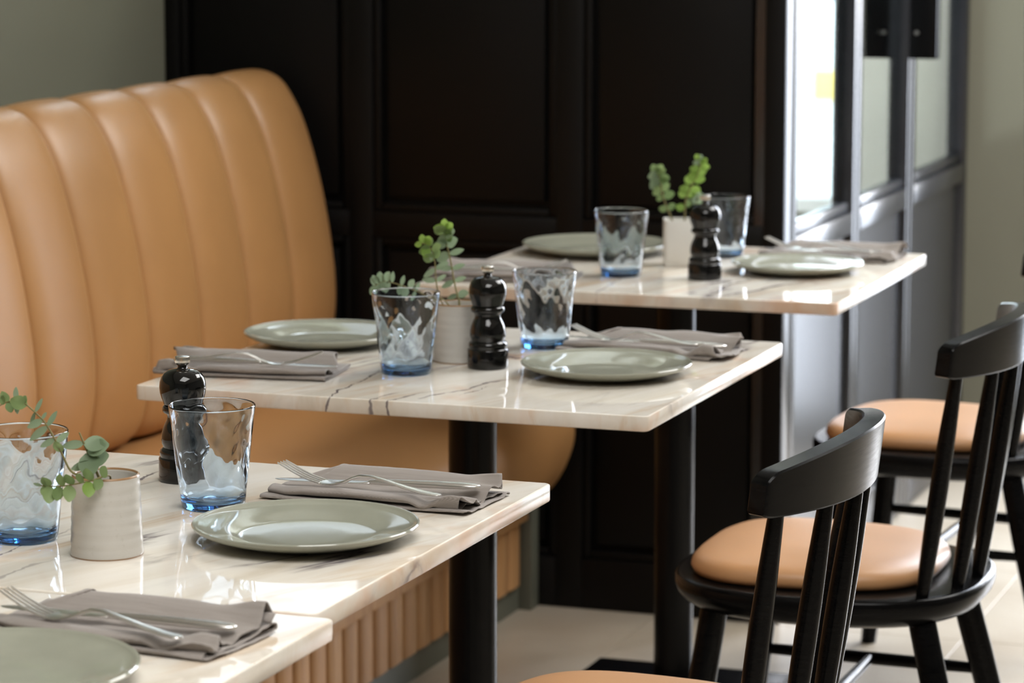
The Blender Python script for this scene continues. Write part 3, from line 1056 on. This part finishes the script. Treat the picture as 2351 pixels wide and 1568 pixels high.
g1 = 'eucalyptus in the stoneware pot on the front table'
A1 = px(216, 1092, 0.00044, [(206, 1125, 0), (160, 1092, -.012), (140, 1078, -.014), (121, 1037, -.014), (104, 1001, -.014), (84, 967, -.014), (67, 949, -.014), (42, 926, -.014), (20, 919, -.012), (-2, 925, -.01), (-24, 936, -.01)], 0.082)
sprig('long eucalyptus sprig reaching up to the left edge from the front stoneware pot', PA, A1,
      [(0.30, .016, 'round', 110, 10), (0.36, .021, 'long', 28, 10), (0.38, .019, 'long', 205, 10), (0.47, .022, 'long', 48, 0, 40), (0.475, .026, 'long', 214, 0, 40),
       (0.52, .021, 'long', 205, 20, 15), (0.53, .012, 'long', 40, 20), (0.62, .020, 'long', 50, 5, 45), (0.62, .018, 'long', 245, 5, 60), (0.68, .021, 'round', 160, 10, 5), (0.72, .010, 'round', 60, 10),
       (0.80, .017, 'long', 80, 5, 20), (0.80, .016, 'long', 275, 5, 20), (0.89, .015, 'round', 110, 5), (0.89, .013, 'round', 285, 5), (0.95, .012, 'round', 70, 5)], g1, size=0.84)
A2 = px(216, 1092, 0.00044, [(212, 1130, 0), (196, 1090, 0), (184, 1060, -.004), (172, 1025, -.006), (160, 995, -.006)], 0.082)
sprig('short grey eucalyptus sprig with broad leaves over the rim of the front stoneware pot', PA, A2,
      [(0.45, .024, 'long', 195, 15, 20), (0.5, .026, 'grey', 10, 20, 20), (0.62, .033, 'grey', 285, 35, 0), (0.66, .028, 'grey', 8, 10, 30), (0.78, .024, 'long', 185, 5, 20), (0.80, .026, 'grey', -8, 0, 30),
       (0.55, .022, 'long', 215, 20, 40), (0.40, .020, 'grey', 60, 30), (0.35, .022, 'grey', 150, 30)], g1, 0.0016, 0.9)
A3 = px(216, 1092, 0.00044, [(225, 1125, 0), (232, 1090, -.02), (222, 1084, -.034), (195, 1090, -.042), (160, 1097, -.044), (125, 1102, -.044), (95, 1102, -.042), (80, 1102, -.04)], 0.082)
sprig('eucalyptus sprig with small green leaves drooping over the rim of the front stoneware pot', PA, A3,
      [(0.30, .017, 'round', 60, 20), (0.34, .016, 'round', 250, 20), (0.42, .018, 'round', 100, 15), (0.45, .019, 'bright', 270, 15), (0.52, .015, 'round', 80, 25), (0.60, .017, 'round', 110, 20), (0.62, .020, 'round', 265, 15),
       (0.70, .016, 'round', 90, 10), (0.72, .017, 'round', 255, 10), (0.80, .016, 'round', 120, 20), (0.82, .021, 'round', 262, 20), (0.88, .013, 'long', 90, 20), (0.90, .014, 'round', 280, 10), (0.95, .010, 'long', 160, 0)], g1, 0.001, 0.84)

g2 = 'eucalyptus in the pot on the middle table'
B1 = px(1040, 697, 0.0006, [(1022, 740, 0), (998, 690, -.016), (991, 662, -.030), (987, 631, -.030), (985, 597, -.030), (978, 570, -.030), (966, 558, -.030), (954, 554, -.030)], 0.083)
sprig('shorter left-leaning upright eucalyptus sprig in the middle table pot', PB, B1,
      [(0.38, .020, 'long', 25, 10), (0.38, .024, 'long', 170, 10), (0.50, .026, 'long', 20, 10), (0.50, .024, 'long', 212, 10), (0.60, .022, 'round', 160, 20), (0.62, .018, 'round', 40, 20), (0.68, .016, 'long', 255, 10),
       (0.72, .020, 'round', 20, 20), (0.75, .022, 'round', 200, 20), (0.80, .016, 'round', 60, 10), (0.84, .022, 'bright', 250, 20), (0.86, .018, 'bright', 60, 20), (0.93, .017, 'bright', 95, 10), (0.98, .013, 'bright', 190, 10)], g2, 0.0011, 0.84)
B2 = px(1040, 697, 0.0006, [(1042, 740, 0), (1040, 697, 0), (1037, 686, 0), (1028, 650, .008), (1021, 609, .012), (1014, 578, .014), (1008, 548, .014), (1007, 526, .014)], 0.083)
sprig('tallest upright eucalyptus sprig with broad bright leaves in the middle table pot', PB, B2,
      [(0.30, .020, 'grey', 5, 10), (0.30, .018, 'grey', 190, 10, 50), (0.42, .022, 'long', 10, 10), (0.42, .024, 'long', 205, 10), (0.52, .024, 'long', 12, 10), (0.52, .026, 'long', 170, 10), (0.66, .027, 'long', 10, 10), (0.67, .025, 'grey', 205, 20),
       (0.75, .026, 'grey', 20, 30), (0.76, .026, 'grey', 165, 30), (0.82, .026, 'round', 60, 30), (0.84, .026, 'grey', 210, 40), (0.88, .026, 'grey', 10, 40), (0.90, .026, 'round', 140, 30), (0.92, .022, 'bright', 40, 20), (0.97, .018, 'bright', 85, 10), (0.97, .020, 'bright', 170, 10), (0.97, .015, 'bright', 330, 20)], g2, 0.0016, 0.84)
B3 = px(1040, 697, 0.0006, [(1030, 730, 0), (1005, 690, -.012), (965, 678, -.02), (940, 668, -.022), (917, 657, -.024), (885, 647, -.024), (864, 645, -.024), (846, 655, -.024)], 0.083)
sprig('eucalyptus sprig lying out to the left above the tumbler rim on the middle table', PB, B3,
      [(0.42, .018, 'long', 60, 10), (0.44, .018, 'long', 250, 10), (0.52, .018, 'grey', 55, 10), (0.54, .018, 'grey', 240, 10), (0.62, .019, 'long', 65, 10), (0.63, .016, 'grey', 250, 10), (0.72, .020, 'long', 75, 10), (0.73, .020, 'long', 240, 10),
       (0.80, .019, 'grey', 60, 10), (0.81, .018, 'grey', 250, 10), (0.87, .019, 'grey', 90, 10), (0.88, .020, 'grey', 290, 10), (0.93, .018, 'grey', 120, 10), (0.94, .017, 'grey', 300, 20), (0.99, .016, 'long', 110, 10), (0.99, .016, 'grey', 240, 10), (0.99, .014, 'grey', 340, 10)], g2, 0.0011, 0.84)

g3 = 'eucalyptus in the square white planter'
C1 = px(1552, 505, 0.00075, [(1545, 540, 0), (1531, 502, -.004), (1518, 471, -.004), (1509, 442, -.004), (1503, 411, -.004), (1495, 395, -.004)], 0.0805)
sprig('left-leaning eucalyptus sprig in the square white planter', PC, C1,
      [(0.35, .022, 'round', 25, 10), (0.35, .022, 'round', 170, 10), (0.52, .028, 'round', 8, 10), (0.53, .020, 'round', 200, 20), (0.62, .026, 'round', 30, 20), (0.66, .028, 'round', 215, 20), (0.72, .030, 'round', 40, 30), (0.78, .030, 'grey', 200, 20),
       (0.80, .028, 'round', 350, 30), (0.84, .034, 'grey', 228, 10), (0.90, .030, 'round', 60, 20), (0.92, .030, 'grey', 195, 30), (0.97, .026, 'round', 110, 20), (0.97, .024, 'round', 10, 20)], g3, 0.0018, 0.74)
C2 = px(1552, 505, 0.00075, [(1560, 540, 0), (1562, 500, 0), (1564, 462, 0), (1575, 432, 0), (1589, 405, 0), (1597, 381, 0), (1592, 366, 0)], 0.0805)
sprig('right-leaning bright green eucalyptus sprig in the square white planter', PC, C2,
      [(0.25, .024, 'bright', 160, 10), (0.28, .022, 'round', 30, 10), (0.38, .026, 'bright', 150, 20), (0.40, .026, 'bright', 20, 10), (0.48, .028, 'bright', 165, 20), (0.50, .026, 'bright', 330, 20), (0.56, .028, 'bright', 130, 20), (0.60, .028, 'bright', 350, 30), (0.66, .028, 'bright', 170, 30), (0.70, .026, 'bright', 20, 20),
       (0.76, .026, 'bright', 160, 20), (0.80, .024, 'bright', 350, 20), (0.86, .022, 'bright', 30, 20), (0.88, .020, 'grey', 170, 20), (0.93, .018, 'bright', 10, 20), (0.98, .018, 'bright', 110, 20), (0.98, .016, 'grey', 50, 20)], g3, 0.0018, 0.74)
C3 = px(1552, 505, 0.00075, [(1570, 540, 0.008), (1578, 500, .008), (1586, 476, .004), (1591, 460, 0), (1593, 450, 0)], 0.0805)
sprig('thin pale tipped eucalyptus twig just behind the farthest pepper mill knob', PC, C3,
      [(0.6, .020, 'grey', 10, 10), (0.65, .020, 'grey', 170, 10), (0.8, .018, 'grey', 30, 10), (0.9, .018, 'grey', 160, 10), (0.98, .016, 'grey', 80, 10)], g3, 0.0012, 0.74)

# ---- napkins with knife and fork
def napkin_profile():
    pts = [(0.064, 0.0022), (0.0, 0.0020), (-0.062, 0.0024), (-0.0715, 0.0058), (-0.064, 0.0092), (-0.02, 0.0048), (0.05, 0.0046), (0.066, 0.0062), (0.071, 0.0086), (0.066, 0.0110),
           (0.03, 0.0080), (-0.02, 0.0078), (-0.056, 0.0122), (-0.0650, 0.0160), (-0.0685, 0.0225), (-0.0650, 0.0265), (-0.056, 0.0288), (-0.0465, 0.0262), (-0.038, 0.0195), (-0.028, 0.0130), (-0.014, 0.0108),
           (0.002, 0.0112), (0.014, 0.0155), (0.028, 0.0265), (0.042, 0.0370), (0.053, 0.0425), (0.0605, 0.0425), (0.0655, 0.0380), (0.066, 0.031), (0.062, 0.0225), (0.054, 0.0190)]
    return catmull([(a, b, 0) for a, b in pts], 4)


NP = [(v.x, v.y) for v in napkin_profile()]


NAPKIN_BVH = [None]


KNIFE = [None]


def cloth_top(x, y):
    h = NAPKIN_BVH[0].ray_cast(Vector((x, y, 0.2)), Vector((0, 0, -1)))
    z = h[0].z if h[0] is not None else 0.0
    if KNIFE[0] is not None:                       # the fork may also lie on the knife
        (ax, ay), (bx, by), a0, b0 = KNIFE[0]
        dx, dy = bx - ax, by - ay
        t = ((x - ax) * dx + (y - ay) * dy) / (dx * dx + dy * dy)
        if 0 <= t <= 1 and abs((x - ax) * dy - (y - ay) * dx) / math.hypot(dx, dy) < 0.0105:
            z = max(z, a0 + b0 * t + (0.0058 if t > 0.45 else 0.0014))
    return z


def settle(secs):
    """let a straight piece of cutlery, given as its sections, tip until it lies on the cloth"""
    n = len(secs)
    need = []
    for (x, y, z), w, th, a in secs:
        m = max(cloth_top(x - math.sin(a) * w * k, y + math.cos(a) * w * k) for k in (-0.56, -0.4, -0.2, 0, 0.2, 0.4, 0.56))
        need.append(m + 0.0014 + th / 2 - z)
    xs = [i / (n - 1) for i in range(n)]
    best = None
    for i in range(n):
        for j in range(i + 1, n):
            b = (need[j] - need[i]) / (xs[j] - xs[i])
            a0 = need[i] - b * xs[i]
            if all(a0 + b * x >= q - 1e-6 for x, q in zip(xs, need)):
                mid = a0 + b * 0.5
                if abs(b) < 0.03 and (best is None or mid < best[0]): best = (mid, a0, b)
    if best is None: best = (0, max(need), 0.0)
    return best[1], best[2]


def napkin(label, x, y, rz, seed, mirror=False, L=0.242, W=0.84, Hs=0.52):
    """local: long axis x, open ruffled end at +x, back flap at +y"""
    rnd = random.Random(seed)
    so = rnd.uniform(0, 50)
    ns = len(NP)
    nu = 64
    V, F = [], []
    for k in range(nu + 1):
        u = k / nu
        for i, (py, pz) in enumerate(NP):
            s = i / (ns - 1)
            X = -L / 2 + L * u
            lay = s * 5.0
            # waviness grows with height in the stack
            up = smoothstep(0.0, 0.02, pz)
            n1 = noise.noise(Vector((X * 16 + so, lay * 0.7, so)))
            n2 = noise.noise(Vector((X * 38, py * 14 + so, lay * 0.6)))
            dz = (n1 * 0.0036 * up + n2 * 0.0016 * up) * Hs
            dy = noise.noise(Vector((X * 14 + 9 + so, lay * 0.5, 3.3))) * (0.0035 + 0.004 * up)
            # ruffled open end
            e = smoothstep(0.80, 1.0, u)
            dz += e * 0.0046 * math.sin(s * 47 + so) * up + e * 0.0045 * noise.noise(Vector((py * 60, lay, so)))
            X += e * (0.018 * noise.noise(Vector((lay * 1.3, so, 1.0))) + 0.003 * math.sin(s * 30 + so))
            # front lobe dips and lifts near the open end, back flap narrows at the closed end
            if 0.44 < s < 0.66:
                dz += -0.006 * math.exp(-((u - 0.80) / 0.05) ** 2) + 0.003 * math.exp(-((u - 0.93) / 0.05) ** 2)
            c = 1 - smoothstep(0.0, 0.22, u)
            if s > 0.70:
                X += c * (0.018 if mirror else 0.050) * smoothstep(0.70, 0.84, s)
            if 0.38 < s < 0.62:
                X += c * 0.004
                dz += c * (-0.003)
                dy += c * c * 0.012
            z = max(pz * Hs + dz, 0.0010)
            V.append(((-X if mirror else X), py * W + dy, z))
    for k in range(nu):
        for i in range(ns - 1):
            a = k * ns + i
            F.append((a, a + 1, a + ns + 1, a + ns))
    KNIFE[0] = None
    NAPKIN_BVH[0] = BVHTree.FromPolygons(V, F)
    o = obj('napkin', (V, F), M['linen'], None, (x, y, TZ + 0.0006), (0, 0, rz), angle=80)
    md = o.modifiers.new('thickness', 'SOLIDIFY')
    md.thickness = 0.0011
    md.offset = 0
    return tag(o, label, 'napkin', 'folded taupe linen napkins')


def flat_sweep(secs):
    """secs: list of (point, width, thickness, direction angle in plan)"""
    out = []
    for p, w, th, a in secs:
        sx, sy = -math.sin(a), math.cos(a)
        r = []
        for k in range(12):
            t = 2 * PI * k / 12
            r.append((p[0] + sx * w / 2 * math.cos(t), p[1] + sy * w / 2 * math.cos(t), p[2] + th / 2 * math.sin(t)))
        out.append(r)
    return loft(out)


def knife(label, nap, x0, y0, x1, y1, z, mirror=False):
    o = thing('table_knife', label, 'knife', nap.location, nap.rotation_euler.z, 'table knives on the napkins')
    sg = -1 if mirror else 1
    d = Vector((x1 - x0, y1 - y0, 0))
    a = math.atan2(d.y, d.x * sg)
    at = lambda u, dz=0.0: (sg * (x0 + d.x * u), y0 + d.y * u, z + dz)
    bl = [(0.0, 0.003, 0.0006), (0.02, 0.010, 0.0008), (0.06, 0.0150, 0.001), (0.16, 0.0178, 0.0012), (0.30, 0.0178, 0.0014), (0.42, 0.0160, 0.0018), (0.455, 0.011, 0.003), (0.47, 0.008, 0.0045)]
    hd = [(0.465, 0.0075, 0.0045), (0.50, 0.0085, 0.0062), (0.60, 0.0105, 0.0075), (0.78, 0.0135, 0.0080), (0.92, 0.0165, 0.0072), (0.975, 0.0145, 0.0055), (0.995, 0.008, 0.0035), (1.0, 0.003, 0.0015)]
    z = 0.0
    probe = [(u, 0.018, 0.007) for u in [i / 24 for i in range(25)]]
    a0, b0 = settle([(at(u)[:2] + (0.0,), w, t, a) for u, w, t in probe])
    KNIFE[0] = (at(0)[:2], at(1)[:2], a0, b0)
    at = lambda u, dz=0.0: (sg * (x0 + d.x * u), y0 + d.y * u, a0 + b0 * u + dz)
    obj('blade', flat_sweep([(at(u), w, t, a) for u, w, t in bl]), M['steel'], o, angle=60)
    obj('handle', flat_sweep([(at(u, 0.0008), w, t, a) for u, w, t in hd]), M['steel'], o, angle=60)
    return o


def fork(label, nap, x0, y0, x1, y1, z, mirror=False):
    """tines at (x0,y0), handle end at (x1,y1); z = resting height"""
    o = thing('table_fork', label, 'fork', nap.location, nap.rotation_euler.z, 'table forks on the napkins')
    sg = -1 if mirror else 1
    d = Vector((x1 - x0, y1 - y0, 0))
    a = math.atan2(d.y, d.x * sg)
    hz = catmull([(0.0, 0.0205, 0), (0.09, 0.0130, 0), (0.18, 0.0066, 0), (0.27, 0.0028, 0), (0.33, 0.0022, 0), (0.40, 0.0052, 0), (0.47, 0.0120, 0), (0.54, 0.0146, 0), (0.63, 0.0125, 0), (0.77, 0.0070, 0), (0.90, 0.0032, 0), (1.0, 0.0022, 0)], 8)
    def zz(u):
        for i in range(len(hz) - 1):
            if hz[i].x <= u <= hz[i + 1].x:
                t = (u - hz[i].x) / max(1e-6, hz[i + 1].x - hz[i].x)
                return hz[i].y + (hz[i + 1].y - hz[i].y) * t
        return hz[-1].y
    at = lambda u, off=0.0: (sg * (x0 + d.x * u) - math.sin(a) * off, y0 + d.y * u + math.cos(a) * off, z + zz(u))
    z = 0.0
    a0, b0 = settle([(at(u)[:2] + (zz(u),), 0.023, 0.0035, a) for u in [i / 60 for i in range(61)]])
    at = lambda u, off=0.0: (sg * (x0 + d.x * u) - math.sin(a) * off, y0 + d.y * u + math.cos(a) * off, zz(u) + a0 + b0 * u)
    for off in (-0.0088, -0.00295, 0.00295, 0.0088):
        secs = []
        for i in range(10):
            u = 0.27 * i / 9
            w = 0.0012 + 0.0022 * smoothstep(0, 0.05, u)
            secs.append((at(u, off * (1 - 0.08 * (1 - i / 9))), w, 0.0021, a))
        obj('tine', flat_sweep(secs), M['steel'], o, angle=60)
    hd = [(0.262, 0.0215, 0.0022), (0.29, 0.0222, 0.0024), (0.325, 0.0208, 0.0026), (0.355, 0.0155, 0.0030), (0.38, 0.0098, 0.0034), (0.41, 0.0068, 0.0036), (0.45, 0.0060, 0.0036), (0.50, 0.0060, 0.0034), (0.57, 0.0068, 0.0032),
          (0.67, 0.0090, 0.0030), (0.79, 0.0122, 0.0028), (0.90, 0.0150, 0.0026), (0.96, 0.0146, 0.0024), (0.985, 0.0108, 0.0022), (1.0, 0.004, 0.0015)]
    obj('handle', flat_sweep([(at(u), w, t, a) for u, w, t in hd]), M['steel'], o, angle=60)
    return o


sets = [
    ('nearest table', 'beside the cut-off plate on the nearest table', -1.238, 2.462, -0.10, 5, False),
    ('front table', 'beside the sharp front plate', -1.246, 3.106, -0.05, 2, False),
    ('middle right', 'on the aisle side of the middle table', -1.276, 4.208, -0.09, 19, False),
    ('middle left', 'on the banquette side of the middle table', -1.733, 3.846, 0.10, 23, True),
    ('far right', 'on the aisle side of the farthest table', -1.290, 5.340, -0.05, 31, False),
    ('far left', 'on the wall side of the farthest table', -1.738, 4.893, 0.16, 42, True),
]
for key, where, x, y, rz, seed, mir in sets:
    npk = napkin('folded taupe linen napkin ' + where, x, y, rz, seed, mir)
    knife('steel table knife lying in the napkin ' + where, npk, -0.124, -0.014, 0.114, 0.002, 0.0138, mir)
    fork('steel fork crossing the knife in the napkin ' + where, npk, -0.108, -0.030, 0.094, -0.058, 0.0150, mir)
